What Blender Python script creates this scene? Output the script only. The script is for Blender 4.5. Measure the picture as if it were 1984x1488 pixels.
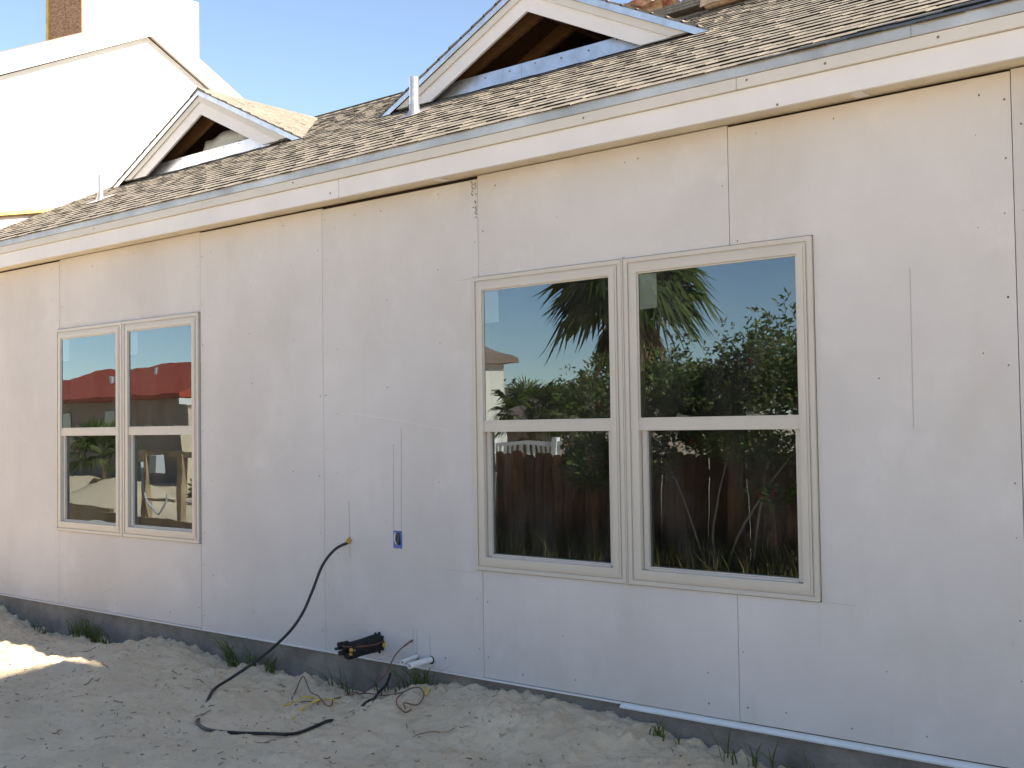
import bpy, bmesh, math, random
import numpy as np
from mathutils import Vector, Matrix, Euler
random.seed(7); rng = np.random.default_rng(7)
R_ = math.radians
scene = bpy.context.scene
for o in list(bpy.data.objects): bpy.data.objects.remove(o)

# ------------------------------------------------------------------ camera
YAW, PITCH, ROLL = -.69266, .03515, -.01483
fw = Vector((math.sin(YAW)*math.cos(PITCH), math.cos(YAW)*math.cos(PITCH), math.sin(PITCH)))
rt = Vector((math.cos(YAW), -math.sin(YAW), 0)); up = rt.cross(fw)
r2 = rt*math.cos(ROLL) + up*math.sin(ROLL); u2 = -rt*math.sin(ROLL) + up*math.cos(ROLL)
cd = bpy.data.cameras.new('camera'); cam = bpy.data.objects.new('camera', cd)
scene.collection.objects.link(cam); scene.camera = cam
cd.sensor_width = 36; cd.lens = 36*2200/1984; cd.clip_start = .05; cd.clip_end = 2000
mw = Matrix((r2, u2, -fw)).transposed().to_4x4(); mw.translation = (0, -4.45769, 1.30833)
cam.matrix_world = mw

# ------------------------------------------------------------------ world, sun, exposure
SUN = Vector((.806, .095, .584)).normalized()
w = bpy.data.worlds.new('World'); scene.world = w; w.use_nodes = True
nt = w.node_tree; bg = nt.nodes['Background']
sky = nt.nodes.new('ShaderNodeTexSky'); sky.sky_type = 'NISHITA'; sky.sun_disc = False
sky.sun_elevation = math.asin(SUN.z); sky.sun_rotation = math.atan2(SUN.x, SUN.y)
sky.altitude = 1700; sky.air_density = 1.0; sky.dust_density = .03; sky.ozone_density = 2.2
nt.links.new(sky.outputs[0], bg.inputs[0]); bg.inputs[1].default_value = .095
sl = bpy.data.lights.new('sun', 'SUN'); so = bpy.data.objects.new('sun', sl); scene.collection.objects.link(so)
sl.energy = 5.0; sl.angle = R_(.53); sl.color = (1, .945, .86)
so.rotation_euler = SUN.to_track_quat('Z', 'Y').to_euler(); so.location = (12, 4, 14)
vs = scene.view_settings; vs.view_transform = 'Standard'; vs.look = 'None'; vs.gamma = 1
vs.exposure = 1.64
vs.use_white_balance = True; vs.white_balance_temperature = 7500; vs.white_balance_tint = 11; vs.use_curve_mapping = False
scene.render.resolution_x = 1024; scene.render.resolution_y = 768

# ------------------------------------------------------------------ helpers
def mat(name, col, rough=.7, var=.12, scale=6., bump=0., bscale=60., metal=0., detail=5., island=0., objvar=0., spec=.3, stretch=None, col2=None):
    m = bpy.data.materials.new(name); m.use_nodes = True
    t = m.node_tree; n = t.nodes; L = t.links; p = n['Principled BSDF']
    p.inputs['Roughness'].default_value = rough; p.inputs['Metallic'].default_value = metal
    p.inputs['Specular IOR Level'].default_value = spec
    tc = n.new('ShaderNodeTexCoord'); src = tc.outputs['Object']
    if stretch:
        mp = n.new('ShaderNodeMapping'); mp.inputs['Scale'].default_value = stretch
        L.new(src, mp.inputs[0]); src = mp.outputs[0]
    nz = n.new('ShaderNodeTexNoise'); nz.inputs['Scale'].default_value = scale; nz.inputs['Detail'].default_value = detail
    nz.inputs['Roughness'].default_value = .6
    L.new(src, nz.inputs['Vector'])
    c2 = col2 or tuple(max(0, c*(1-2.2*var)) for c in col)
    c1 = col if col2 else tuple(min(1, c*(1+var)) for c in col)
    rp = n.new('ShaderNodeValToRGB'); rp.color_ramp.elements[0].position = .3; rp.color_ramp.elements[1].position = .7
    rp.color_ramp.elements[0].color = (*c2, 1); rp.color_ramp.elements[1].color = (*c1, 1)
    L.new(nz.outputs[0], rp.inputs[0]); out = rp.outputs[0]
    def vary(sock, amt, out):
        mr = n.new('ShaderNodeMapRange'); mr.inputs[3].default_value = 1-amt; mr.inputs[4].default_value = 1+amt
        L.new(sock, mr.inputs[0])
        mx = n.new('ShaderNodeMix'); mx.data_type = 'RGBA'; mx.blend_type = 'MULTIPLY'; mx.inputs[0].default_value = 1
        L.new(out, mx.inputs[6]); L.new(mr.outputs[0], mx.inputs[7]); return mx.outputs[2]
    if island:
        g = n.new('ShaderNodeNewGeometry'); out = vary(g.outputs['Random Per Island'], island, out)
    if objvar:
        oi = n.new('ShaderNodeObjectInfo'); out = vary(oi.outputs['Random'], objvar, out)
    L.new(out, p.inputs['Base Color'])
    if bump:
        nb = n.new('ShaderNodeTexNoise'); nb.inputs['Scale'].default_value = bscale; nb.inputs['Detail'].default_value = 6
        L.new(src, nb.inputs['Vector'])
        b = n.new('ShaderNodeBump'); b.inputs['Strength'].default_value = bump; b.inputs['Distance'].default_value = .02
        L.new(nb.outputs[0], b.inputs['Height']); L.new(b.outputs[0], p.inputs['Normal'])
    return m

def ramp_island(name, cols, rough=.6, trans=0.):
    """colour picked per loose piece (leaf, blade, clod)"""
    m = bpy.data.materials.new(name); m.use_nodes = True
    t = m.node_tree; n = t.nodes; L = t.links; p = n['Principled BSDF']; p.inputs['Roughness'].default_value = rough
    p.inputs['Specular IOR Level'].default_value = .25
    g = n.new('ShaderNodeNewGeometry'); r = n.new('ShaderNodeValToRGB')
    els = r.color_ramp.elements
    for i, c in enumerate(cols):
        e = els[i] if i < 2 else els.new(1)
        e.position = i/(len(cols)-1); e.color = (*c, 1)
    L.new(g.outputs['Random Per Island'], r.inputs[0]); L.new(r.outputs[0], p.inputs['Base Color'])
    if trans:
        tr = n.new('ShaderNodeBsdfTranslucent'); mx = n.new('ShaderNodeMixShader'); mx.inputs[0].default_value = trans
        L.new(r.outputs[0], tr.inputs[0]); L.new(p.outputs[0], mx.inputs[1]); L.new(tr.outputs[0], mx.inputs[2])
        L.new(mx.outputs[0], n['Material Output'].inputs[0])
    return m

class MB:
    def __init__(s): s.v = []; s.f = []
    def add(s, vs, fs):
        b = len(s.v); s.v += [tuple(v) for v in vs]; s.f += [tuple(i+b for i in f) for f in fs]; return s
    def box(s, x0, x1, y0, y1, z0, z1):
        return s.add([(x0,y0,z0),(x1,y0,z0),(x1,y1,z0),(x0,y1,z0),(x0,y0,z1),(x1,y0,z1),(x1,y1,z1),(x0,y1,z1)],
                     [(0,3,2,1),(4,5,6,7),(0,1,5,4),(1,2,6,5),(2,3,7,6),(3,0,4,7)])
    def obox(s, o, u, v, w_):
        o, u, v, w_ = map(Vector, (o, u, v, w_))
        return s.add([o,o+u,o+u+v,o+v,o+w_,o+u+w_,o+u+v+w_,o+v+w_], [(0,3,2,1),(4,5,6,7),(0,1,5,4),(1,2,6,5),(2,3,7,6),(3,0,4,7)])
    def prism(s, poly, d):
        """extrude a planar 3-D polygon by vector d"""
        n = len(poly); d = Vector(d); P = [Vector(p) for p in poly]
        return s.add(P+[p+d for p in P], [tuple(range(n))[::-1], tuple(range(n, 2*n))]+[(i, (i+1) % n, n+(i+1) % n, n+i) for i in range(n)])
    def ring(s, x0, x1, z0, z1, wd, yf, yb):
        a = [(x0,z0),(x1,z0),(x1,z1),(x0,z1)]; b = [(x0+wd,z0+wd),(x1-wd,z0+wd),(x1-wd,z1-wd),(x0+wd,z1-wd)]
        V = [(p[0],yf,p[1]) for p in a+b]+[(p[0],yb,p[1]) for p in a+b]; F = []
        for i in range(4):
            j = (i+1) % 4
            F += [(i,j,4+j,4+i),(8+i,12+i,12+j,8+j),(i,8+i,8+j,j),(4+i,4+j,12+j,12+i)]
        return s.add(V, F)
    def tube(s, pts, r, n=8, cap=True, r1=None):
        pts = [Vector(p) for p in pts]; k = len(pts); base = len(s.v); N = None; rows = []
        for i, p in enumerate(pts):
            t = (pts[min(i+1, k-1)]-pts[max(i-1, 0)]).normalized()
            if N is None: N = t.orthogonal().normalized()
            else: N = (N-t*N.dot(t)).normalized()
            B = t.cross(N); rr = r if r1 is None else r+(r1-r)*i/(k-1)
            rows.append([p+(N*math.cos(a)+B*math.sin(a))*rr for a in [2*math.pi*q/n for q in range(n)]])
        s.v += [tuple(v) for row in rows for v in row]
        for i in range(k-1):
            for q in range(n):
                s.f.append((base+i*n+q, base+i*n+(q+1) % n, base+(i+1)*n+(q+1) % n, base+(i+1)*n+q))
        if cap:
            s.f.append(tuple(base+q for q in range(n))[::-1]); s.f.append(tuple(base+(k-1)*n+q for q in range(n)))
        return s
    def mesh(s, name):
        me = bpy.data.meshes.new(name); me.from_pydata(s.v, [], s.f); me.update(); return me
    def build(s, name, m, parent=None, smooth=False, bevel=0., loc=None):
        me = s.mesh(name); fix(me); return link(name, me, m, parent, smooth, bevel, loc)
def fix(me):
    bm = bmesh.new(); bm.from_mesh(me); bmesh.ops.recalc_face_normals(bm, faces=bm.faces); bm.to_mesh(me); bm.free()
def link(name, me, m, parent=None, smooth=False, bevel=0., loc=None):
    if m and not me.materials: me.materials.append(m)
    o = bpy.data.objects.new(name, me); scene.collection.objects.link(o)
    if parent: o.parent = parent
    if loc: o.location = loc
    if smooth: me.polygons.foreach_set('use_smooth', [True]*len(me.polygons))
    if bevel:
        b = o.modifiers.new('bevel', 'BEVEL'); b.width = bevel; b.segments = 2; b.limit_method = 'ANGLE'
    return o
def tag(o, label=None, cat=None, group=None, kind=None):
    for k, v in (('label', label), ('category', cat), ('group', group), ('kind', kind)):
        if v: o[k] = v
    return o
def empty(name, loc, label, cat, group=None):
    o = bpy.data.objects.new(name, None); scene.collection.objects.link(o); o.location = loc; o.empty_display_size = .2
    tag(o, label, cat, group); ORG[o.name] = Vector(loc); return o
ORG = {}
def part(mb, name, m, root, **k):
    """build in world coordinates, parent under an Empty that stands at its own base"""
    o = mb.build(name, m, root, **k)
    r = root
    while r.parent: r = r.parent
    if root.parent is None and root.name in ORG: o.location = -ORG[root.name]
    return o
def smoothpath(pts, n=6):
    P = [Vector(p) for p in pts]; out = []
    for i in range(len(P)-1):
        a, b, c, d = P[max(i-1,0)], P[i], P[i+1], P[min(i+2,len(P)-1)]
        for k in range(n):
            t = k/n
            out.append(.5*((2*b)+(c-a)*t+(2*a-5*b+4*c-d)*t*t+(3*b-a-3*c+d)*t**3))
    out.append(P[-1]); return out
def vnoise(x, y, seed=0):
    x = np.asarray(x, float); y = np.asarray(y, float)
    xi = np.floor(x).astype(np.int64); yi = np.floor(y).astype(np.int64); fx = x-xi; fy = y-yi
    fx = fx*fx*(3-2*fx); fy = fy*fy*(3-2*fy)
    def h(a, b):
        v = (a*374761393+b*668265263+seed*974711) & 0x7fffffff
        v = ((v ^ (v >> 13))*1274126177) & 0x7fffffff
        return ((v ^ (v >> 16)) & 0xffff)/65535.
    return (h(xi,yi)*(1-fx)+h(xi+1,yi)*fx)*(1-fy)+(h(xi,yi+1)*(1-fx)+h(xi+1,yi+1)*fx)*fy
def fbm(x, y, o=4, seed=0):
    s = 0; a = .5
    for i in range(o): s = s+a*(vnoise(x, y, seed+i)-.5); x = x*2.03+11.3; y = y*2.03+5.7; a *= .5
    return s

# ------------------------------------------------------------------ materials
MT = {}
def wallboard():
    m = mat('wall_board', (.615,.59,.575), .85, .05, 1.1, .06, 220, objvar=.03, detail=9)
    t = m.node_tree; n = t.nodes; L = t.links; p = n['Principled BSDF']; src = p.inputs['Base Color'].links[0].from_socket
    tc = n.new('ShaderNodeTexCoord'); oi = n.new('ShaderNodeObjectInfo')
    off = n.new('ShaderNodeVectorMath'); off.operation = 'ADD'; L.new(tc.outputs['Object'], off.inputs[0]); L.new(oi.outputs['Random'], off.inputs[1])
    def layer(src, sc, stretch, lo, hi, col, amt):
        mp = n.new('ShaderNodeMapping'); mp.inputs['Scale'].default_value = stretch; L.new(off.outputs[0], mp.inputs[0])
        z = n.new('ShaderNodeTexNoise'); z.inputs['Scale'].default_value = sc; z.inputs['Detail'].default_value = 7; z.inputs['Roughness'].default_value = .65; L.new(mp.outputs[0], z.inputs['Vector'])
        r = n.new('ShaderNodeMapRange'); r.inputs[1].default_value = lo; r.inputs[2].default_value = hi; r.inputs[3].default_value = 0; r.inputs[4].default_value = amt; L.new(z.outputs[0], r.inputs[0])
        x = n.new('ShaderNodeMix'); x.data_type = 'RGBA'; L.new(r.outputs[0], x.inputs[0]); L.new(src, x.inputs[6]); x.inputs[7].default_value = (*col, 1); return x.outputs[2]
    src = layer(src, 1.5, (1,1,.55), .50, .72, (.50,.455,.40), .38)     # damp blotches
    src = layer(src, 5.0, (1.6,1,.25), .58, .78, (.52,.47,.42), .30)     # vertical runs
    src = layer(src, 9.0, (1,1,1), .70, .80, (.42,.33,.26), .35)         # handling smudges
    src = layer(src, 2.2, (1,1,1.), .56, .75, (.72,.69,.69), .5)         # chalky light areas
    L.new(src, p.inputs['Base Color']); return m
MT['panel'] = wallboard()
MT['gap'] = mat('dark_gap', (.03,.022,.018), .9)
MT['concrete'] = mat('concrete', (.25,.23,.205), .95, .2, 4, .5, 60)
MT['fascia'] = mat('white_painted_board', (.74,.72,.715), .6, .03, 3, .03, 120)
MT['trim'] = mat('cream_trim_board', (.63,.605,.56), .6, .03, 3, .03, 120)
MT['soffit'] = mat('soffit_board', (.66,.60,.48), .8, .06, 4)
MT['galv'] = mat('galvanised_metal', (.68,.70,.73), .34, .10, 9, .03, 30, metal=.85, spec=.5)
MT['galv2'] = mat('galvanised_pipe', (.55,.55,.55), .4, .12, 20, metal=.85, spec=.5)
MT['drip'] = mat('dull_galvanised_drip', (.60,.585,.55), .5, .16, 2.5, .03, 30, metal=.7, spec=.4)
MT['screed'] = mat('white_weep_screed', (.78,.80,.80), .4, .04, 10)
MT['vinyl'] = mat('tan_vinyl_frame', (.56,.52,.46), .42, .02, 5, spec=.45)
MT['shingle'] = mat('asphalt_shingle', (.25,.226,.192), .95, .16, 30, .3, 420, island=.10, objvar=.05, spec=.1)
MT['edge'] = mat('shingle_asphalt_edge', (.03,.027,.025), .9)
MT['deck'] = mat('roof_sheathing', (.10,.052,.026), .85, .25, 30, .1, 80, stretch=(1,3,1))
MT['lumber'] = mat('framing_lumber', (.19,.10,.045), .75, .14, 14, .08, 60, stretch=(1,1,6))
MT['nail'] = ramp_island('rusty_nail', [(.07,.045,.035),(.20,.13,.09),(.34,.27,.23)], .7)
MT['pencil'] = mat('pencil_line', (.40,.38,.39), .9)
MT['ink'] = mat('marker_ink', (.05,.045,.05), .9)
MT['interior'] = mat('dark_interior', (.05,.04,.035), .9)
MT['white'] = mat('white_stucco', (.80,.79,.77), .85, .02, 4, .04, 90)
MT['osb'] = mat('strand_board', (.42,.25,.15), .8, .30, 22, .12, 60, stretch=(1,1,3.))
MT['yellowwood'] = mat('yellow_wood', (.66,.50,.16), .7, .12, 10)
MT['paper'] = mat('white_paper', (.72,.71,.66), .8, .05, 8)
MT['kraft'] = mat('kraft_wrapper', (.55,.40,.27), .75, .25, 9, .2, 40)
MT['wrapper'] = mat('printed_wrapper', (.72,.62,.50), .6, .1, 12, col2=(.38,.10,.07))
MT['black'] = mat('black_rubber', (.018,.018,.022), .45, .2, 30, spec=.4)
MT['foamblack'] = mat('black_pipe_insulation', (.022,.021,.022), .8, .25, 30, .3, 90)
MT['copper'] = mat('red_brown_wire', (.16,.075,.05), .5, .2, 30)
MT['orange'] = mat('yellow_foam', (.70,.45,.10), .8, .25, 60, .4, 120)
MT['pvc'] = mat('white_plastic_pipe', (.80,.80,.78), .35, .03, 8, spec=.5)
MT['blue'] = mat('blue_plastic_box', (.02,.12,.42), .4, .1, 20, spec=.5)
MT['yellow'] = mat('yellow_tape', (.78,.55,.05), .5, .1, 30)
MT['whitewire'] = mat('white_wire', (.7,.7,.68), .5)
MT['fence'] = mat('weathered_fence_wood', (.20,.11,.062), .85, .25, 3, .2, 40, stretch=(8,1,.6), objvar=.35)
MT['fencepost'] = mat('fence_post_wood', (.24,.13,.07), .85, .22, 4, .2, 40, stretch=(6,6,.6))
MT['trunk'] = mat('palm_bark', (.17,.12,.08), .9, .25, 8, .5, 30, stretch=(1,1,4))
MT['stem'] = mat('pale_stem', (.40,.35,.29), .8, .15, 10)
MT['frond'] = ramp_island('palm_leaf', [(.04,.06,.016),(.075,.105,.028),(.13,.155,.045)], .45, .25)
MT['frond_dry'] = ramp_island('dry_palm_leaf', [(.20,.14,.07),(.30,.22,.12)], .8, .2)
MT['leaf'] = ramp_island('shrub_leaf', [(.035,.07,.016),(.075,.125,.028),(.14,.18,.045),(.20,.18,.06)], .5, .25)
MT['leaf_far'] = ramp_island('far_tree_leaf', [(.04,.045,.02),(.08,.05,.03),(.10,.045,.03),(.05,.07,.025)], .7)
MT['flower'] = ramp_island('red_flower', [(.42,.015,.03),(.6,.03,.04)], .6)
MT['grass'] = ramp_island('grass_blade', [(.035,.07,.014),(.065,.12,.022),(.12,.15,.04)], .55, .2)
MT['grass_dry'] = ramp_island('tall_grass_blade', [(.05,.075,.02),(.10,.12,.035),(.17,.15,.06),(.22,.16,.06)], .6, .2)
MT['clod'] = ramp_island('dry_soil_clod', [(.42,.33,.225),(.54,.44,.31),(.64,.53,.385)], .95)
MT['twig'] = ramp_island('dead_twig', [(.13,.08,.05),(.26,.15,.08),(.22,.17,.12),(.10,.07,.05)], .85)
MT['redroof'] = mat('red_roof_tile', (.42,.075,.035), .8, .2, 3, .3, 12)
MT['tanwall'] = mat('tan_stucco', (.30,.24,.19), .9, .06, 2)
MT['pale'] = mat('pale_stucco', (.78,.74,.68), .9, .03, 2)
MT['beige'] = mat('beige_stucco', (.72,.60,.44), .9, .05, 2)
MT['brownroof'] = mat('brown_roof_shingle', (.24,.17,.135), .9, .12, 2, .2, 14)
MT['darkglass'] = mat('dark_window_glass', (.03,.035,.045), .1, spec=.6)
MT['timber'] = mat('rough_timber', (.36,.26,.16), .85, .2, 5, .1, 40, stretch=(3,3,1))
MT['greybox'] = mat('grey_metal_box', (.42,.44,.46), .45, .05, 8)
MT['sidingw'] = mat('pale_siding', (.70,.66,.58), .8, .03, 3)

def soil():
    m = bpy.data.materials.new('sandy_soil'); m.use_nodes = True
    t = m.node_tree; n = t.nodes; L = t.links; p = n['Principled BSDF']; p.inputs['Roughness'].default_value = .95
    p.inputs['Specular IOR Level'].default_value = .1
    tc = n.new('ShaderNodeTexCoord')
    def noise(sc, det=6, rg=.6):
        z = n.new('ShaderNodeTexNoise'); z.inputs['Scale'].default_value = sc; z.inputs['Detail'].default_value = det; z.inputs['Roughness'].default_value = rg
        L.new(tc.outputs['Object'], z.inputs['Vector']); return z.outputs[0]
    r = n.new('ShaderNodeValToRGB'); e = r.color_ramp.elements
    e[0].position = .28; e[0].color = (.62,.49,.34,1); e[1].position = .72; e[1].color = (.79,.65,.475,1)
    x = e.new(.5); x.color = (.71,.57,.405,1)
    L.new(noise(2.4, 8, .65), r.inputs[0])
    r2_ = n.new('ShaderNodeValToRGB'); r2_.color_ramp.elements[0].position = .52; r2_.color_ramp.elements[1].position = .66  # flecks painted dark into the soil colour to imitate clod shadows
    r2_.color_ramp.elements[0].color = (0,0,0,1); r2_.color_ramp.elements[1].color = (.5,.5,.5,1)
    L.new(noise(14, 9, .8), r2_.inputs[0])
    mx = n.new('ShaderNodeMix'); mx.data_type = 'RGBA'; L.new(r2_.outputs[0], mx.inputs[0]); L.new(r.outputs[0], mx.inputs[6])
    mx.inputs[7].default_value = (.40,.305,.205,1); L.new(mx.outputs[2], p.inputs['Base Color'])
    b = n.new('ShaderNodeBump'); b.inputs['Strength'].default_value = .6; b.inputs['Distance'].default_value = .018
    ad = n.new('ShaderNodeMath'); ad.operation = 'ADD'; L.new(noise(34, 8, .7), ad.inputs[0]); L.new(noise(130, 4, .6), ad.inputs[1])
    L.new(ad.outputs[0], b.inputs['Height']); L.new(b.outputs[0], p.inputs['Normal']); return m
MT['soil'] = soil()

def glass():
    m = bpy.data.materials.new('reflective_window_glass'); m.use_nodes = True
    t = m.node_tree; n = t.nodes; L = t.links; n.remove(n['Principled BSDF'])
    tr = n.new('ShaderNodeBsdfTransparent'); tr.inputs[0].default_value = (.72,.76,.74,1)
    gl = n.new('ShaderNodeBsdfGlossy'); gl.inputs['Roughness'].default_value = .0; gl.inputs['Color'].default_value = (.70,.87,1,1)
    lw = n.new('ShaderNodeFresnel'); lw.inputs[0].default_value = 1.8
    ad = n.new('ShaderNodeMath'); ad.operation = 'ADD'; ad.inputs[1].default_value = .085; L.new(lw.outputs[0], ad.inputs[0])
    mx = n.new('ShaderNodeMixShader'); L.new(ad.outputs[0], mx.inputs[0]); L.new(tr.outputs[0], mx.inputs[1]); L.new(gl.outputs[0], mx.inputs[2])
    tc = n.new('ShaderNodeTexCoord'); nz = n.new('ShaderNodeTexNoise'); nz.inputs['Scale'].default_value = 3.2; nz.inputs['Detail'].default_value = 1
    L.new(tc.outputs['Object'], nz.inputs['Vector'])
    b = n.new('ShaderNodeBump'); b.inputs['Strength'].default_value = .06; b.inputs['Distance'].default_value = .01
    L.new(nz.outputs[0], b.inputs['Height']); L.new(b.outputs[0], gl.inputs['Normal']); L.new(b.outputs[0], lw.inputs['Normal'])
    df = n.new('ShaderNodeBsdfDiffuse'); df.inputs[0].default_value = (.62,.58,.52,1)
    nd = n.new('ShaderNodeTexNoise'); nd.inputs['Scale'].default_value = 4.5; nd.inputs['Detail'].default_value = 8; nd.inputs['Roughness'].default_value = .7
    mp = n.new('ShaderNodeMapping'); mp.inputs['Scale'].default_value = (1, 1, .45); L.new(tc.outputs['Object'], mp.inputs[0]); L.new(mp.outputs[0], nd.inputs['Vector'])
    mr = n.new('ShaderNodeMapRange'); mr.inputs[1].default_value = .42; mr.inputs[2].default_value = .75; mr.inputs[3].default_value = .004; mr.inputs[4].default_value = .055
    L.new(nd.outputs[0], mr.inputs[0]); m2 = n.new('ShaderNodeMixShader'); L.new(mr.outputs[0], m2.inputs[0]); L.new(mx.outputs[0], m2.inputs[1]); L.new(df.outputs[0], m2.inputs[2])
    L.new(m2.outputs[0], n['Material Output'].inputs[0]); return m
MT['glass'] = glass()

# ------------------------------------------------------------------ ground
GX = [-14,-9.187,-8.68,-7.983,-7.353,-6.84,-6.482,-6.091,-5.525,-5.147,-4.881,-4.587,-4.269,-3.9,-3.559,-3.336,-3.094,-2.865,-2.545,-2.0,-1,3]
GZ = [-.12,-.095,-.225,-.262,-.24,-.125,-.132,-.222,-.195,-.207,-.215,-.20,-.12,-.052,-.046,-.052,-.078,-.118,-.19,-.215,-.22,-.22]
def zground(x, y):
    x = np.asarray(x, float); y = np.asarray(y, float)
    d = np.clip(-y, 0, None)
    zw = np.interp(x, GX, GZ)+.05*fbm(x*7, y*7, 3, 3)*np.clip(1-d/.4, 0, 1)
    base = -.165+.10*fbm(x*.7, y*.7, 3, 21)
    # a shallow trough close to the slab that closes further out, heaped spoil in front of it
    wl = np.exp(-(d/.42)**2)
    z = zw*wl+base*(1-wl)
    z = z+.035*np.exp(-((d-.35)/.22)**2)*(.5+fbm(x*2.2, y*2.2, 2, 9))
    near = np.clip(1-d/7, 0, 1)
    z = z+near*(.11*fbm(x*3.1, y*3.1, 6, 40)+.05*np.exp(-(d/.5)**2)*np.abs(fbm(x*16, y*16, 4, 91))*2+.075*np.abs(fbm(x*9, y*9, 5, 51))+.03*np.clip(fbm(x*6, y*6, 2, 70)+.1, 0, 1)*np.abs(fbm(x*45, y*45, 2, 60))*4)
    rough = np.clip(.35+2.4*fbm(x*1.7, y*1.7, 2, 133), 0, 1)
    z = z+near*rough*(.014*np.abs(fbm(x*24, y*24, 3, 141))*2+.012*fbm(x*34, y*34, 2, 150)+.006*np.clip(fbm(x*14, y*14, 2, 160)-.08, 0, 1)*6)
    z = z-.28*np.clip((d-7)/12, 0, 1)
    # sand heap in the sunny part of the yard
    z = z+.62*np.exp(-(((x+18.4)/1.7)**2+((y+6.7)/.8)**2))
    return np.where(y > .04, np.minimum(z, -.3), z)
xs = np.unique(np.concatenate([[-400,-200,-100,-60], np.arange(-40,-10.5,.45), np.arange(-10.5,-1.6,.015), np.arange(-1.6,4,.12), [6,10,20,50,120,300]]).round(4))
ys = np.unique(np.concatenate([[-400,-200,-100,-60], np.arange(-40,-7,.5), np.arange(-7,-2.3,.06), np.arange(-2.3,.06,.015), [.3,1,3,6,10,20,60,200,400]]).round(4))
XX, YY = np.meshgrid(xs, ys); ZZ = zground(XX, YY); nx, ny = len(xs), len(ys)
gv = np.stack([XX, YY, ZZ], -1).reshape(-1, 3)
idx = np.arange(nx*ny).reshape(ny, nx)
gf = np.stack([idx[:-1,:-1], idx[:-1,1:], idx[1:,1:], idx[1:,:-1]], -1).reshape(-1, 4)
gm = bpy.data.meshes.new('ground'); gm.from_pydata(gv.tolist(), [], gf.tolist()); gm.update()
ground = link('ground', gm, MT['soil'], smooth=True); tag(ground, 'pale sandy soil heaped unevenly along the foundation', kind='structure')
def zg(x, y): return float(zground(x, y))

# ------------------------------------------------------------------ the house
house = empty('house', (-4.8, 0, 0), 'unfinished single storey house with pale wall boards, twin windows and shingled roof', 'house')
HT = 2.612
XL, XR = -10.24, .6
WIN = [(-3.955, -2.050, .553, 2.078), (-8.215, -6.384, .553, 2.078)]
mb = MB(); mb.box(XL, XR, .012, .25, -.9, -.004); part(mb, 'foundation', MT['concrete'], house)
# backing behind the boards, with the two openings left free
mb = MB(); e = .012
seg = [XL, WIN[1][0]+e, WIN[1][1]-e, WIN[0][0]+e, WIN[0][1]-e, XR]
for i in range(5):
    if i % 2 == 0: mb.box(seg[i], seg[i+1], .018, .10, .0, 2.66)
    else:
        mb.box(seg[i], seg[i+1], .018, .10, .0, .553+e); mb.box(seg[i], seg[i+1], .018, .10, 2.078-e, 2.66)
part(mb, 'wall_sheathing', MT['gap'], house)
# boards: each cut sheet is a polygon in the wall plane
g = .0017
s0, s1, s2, s3, s4, s5 = -8.181, -6.373, -5.151, -3.915, -2.438, -1.244
rx0, rx1, rz0, rz1 = WIN[0]; lx0, lx1, lz0, lz1 = WIN[1]; k = .004
def rect(a, b, c, d): return [(a,c),(b,c),(b,d),(a,d)]
T = 2.610
PAN = [rect(XL, -9.40, 0, T), [(-9.40,0),(s0,0),(s0,lz0-k),(lx0-k,lz0-k),(lx0-k,lz1+k),(s0,lz1+k),(s0,T-.006),(-9.40,T-.006)],
       rect(s0, s1, lz1+k, T+.004), rect(s0, s1, 0, lz0-k),
       rect(s1, s2, -.004, T-.004), [(s2,-.002),(s3,-.002),(s3,rz0-k),(rx0-k,rz0-k),(rx0-k,rz1+k),(s3,rz1+k),(s3,T-.012),(s2,T-.012)],
       rect(s3, s4, rz1+k, T+.004), rect(s3, s4, 0, rz0-k),
       [(s4,.002),(s5,.002),(s5,T-.004),(s4,T-.004),(s4,rz1+k),(rx1+k,rz1+k),(rx1+k,rz0-k),(s4,rz0-k)],
       rect(s5, -.025, 0, T+.002), rect(-.025, XR, 0, T)]
gaps = {}
for i, P in enumerate(PAN):
    x0 = min(p[0] for p in P); x1 = max(p[0] for p in P)
    Q = [(p[0]+(g if abs(p[0]-x0) < 1e-6 else -g if abs(p[0]-x1) < 1e-6 else 0), p[1]) for p in P]
    dy = random.uniform(-.0012, .0012)
    mb = MB().prism([(p[0], dy, p[1]) for p in Q], (0, .0155, 0)); part(mb, 'wall_panel', MT['panel'], house)
# nails along edges and studs
mb = MB()
def dot(x, z, r):
    a0 = random.random()*6
    mb.add([(x, -.0022, z)]+[(x+r*math.cos(a0+a), -.0016, z+r*1.1*math.sin(a0+a)) for a in [i*math.pi/3 for i in range(6)]], [(0, 1+i, 1+(i+1) % 6) for i in range(6)])
def inwin(x, z): return any(a-.01 < x < b+.01 and c-.01 < z < d+.01 for a, b, c, d in WIN)
for sx in (s0, s1, s2, s3, s4, s5, -9.40, -.025):
    for sd in (-1, 1):
        z = random.uniform(.06, .15)
        while z < 2.56:
            x = sx+sd*random.uniform(.022, .04)
            if not inwin(x, z) and random.random() < .85: dot(x, z, random.uniform(.0024, .0046))
            z += random.uniform(.2, .34)
x = -9.9
while x < .5:
    z = random.uniform(.05, .4)
    while z < 2.58:
        xx = x+random.uniform(-.015, .015)
        if not inwin(xx, z) and random.random() < .62: dot(xx, z, random.uniform(.0022, .0042))
        z += random.uniform(.28, .5)
    x += .4064
for z in (.06, 2.54):
    x = -9.9
    while x < .5:
        if random.random() < .6: dot(x, z+random.uniform(-.02, .02), random.uniform(.003, .005))
        x += random.uniform(.2, .45)
o = part(mb, 'nail_heads', MT['nail'], house); o['kind'] = 'stuff'
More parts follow.
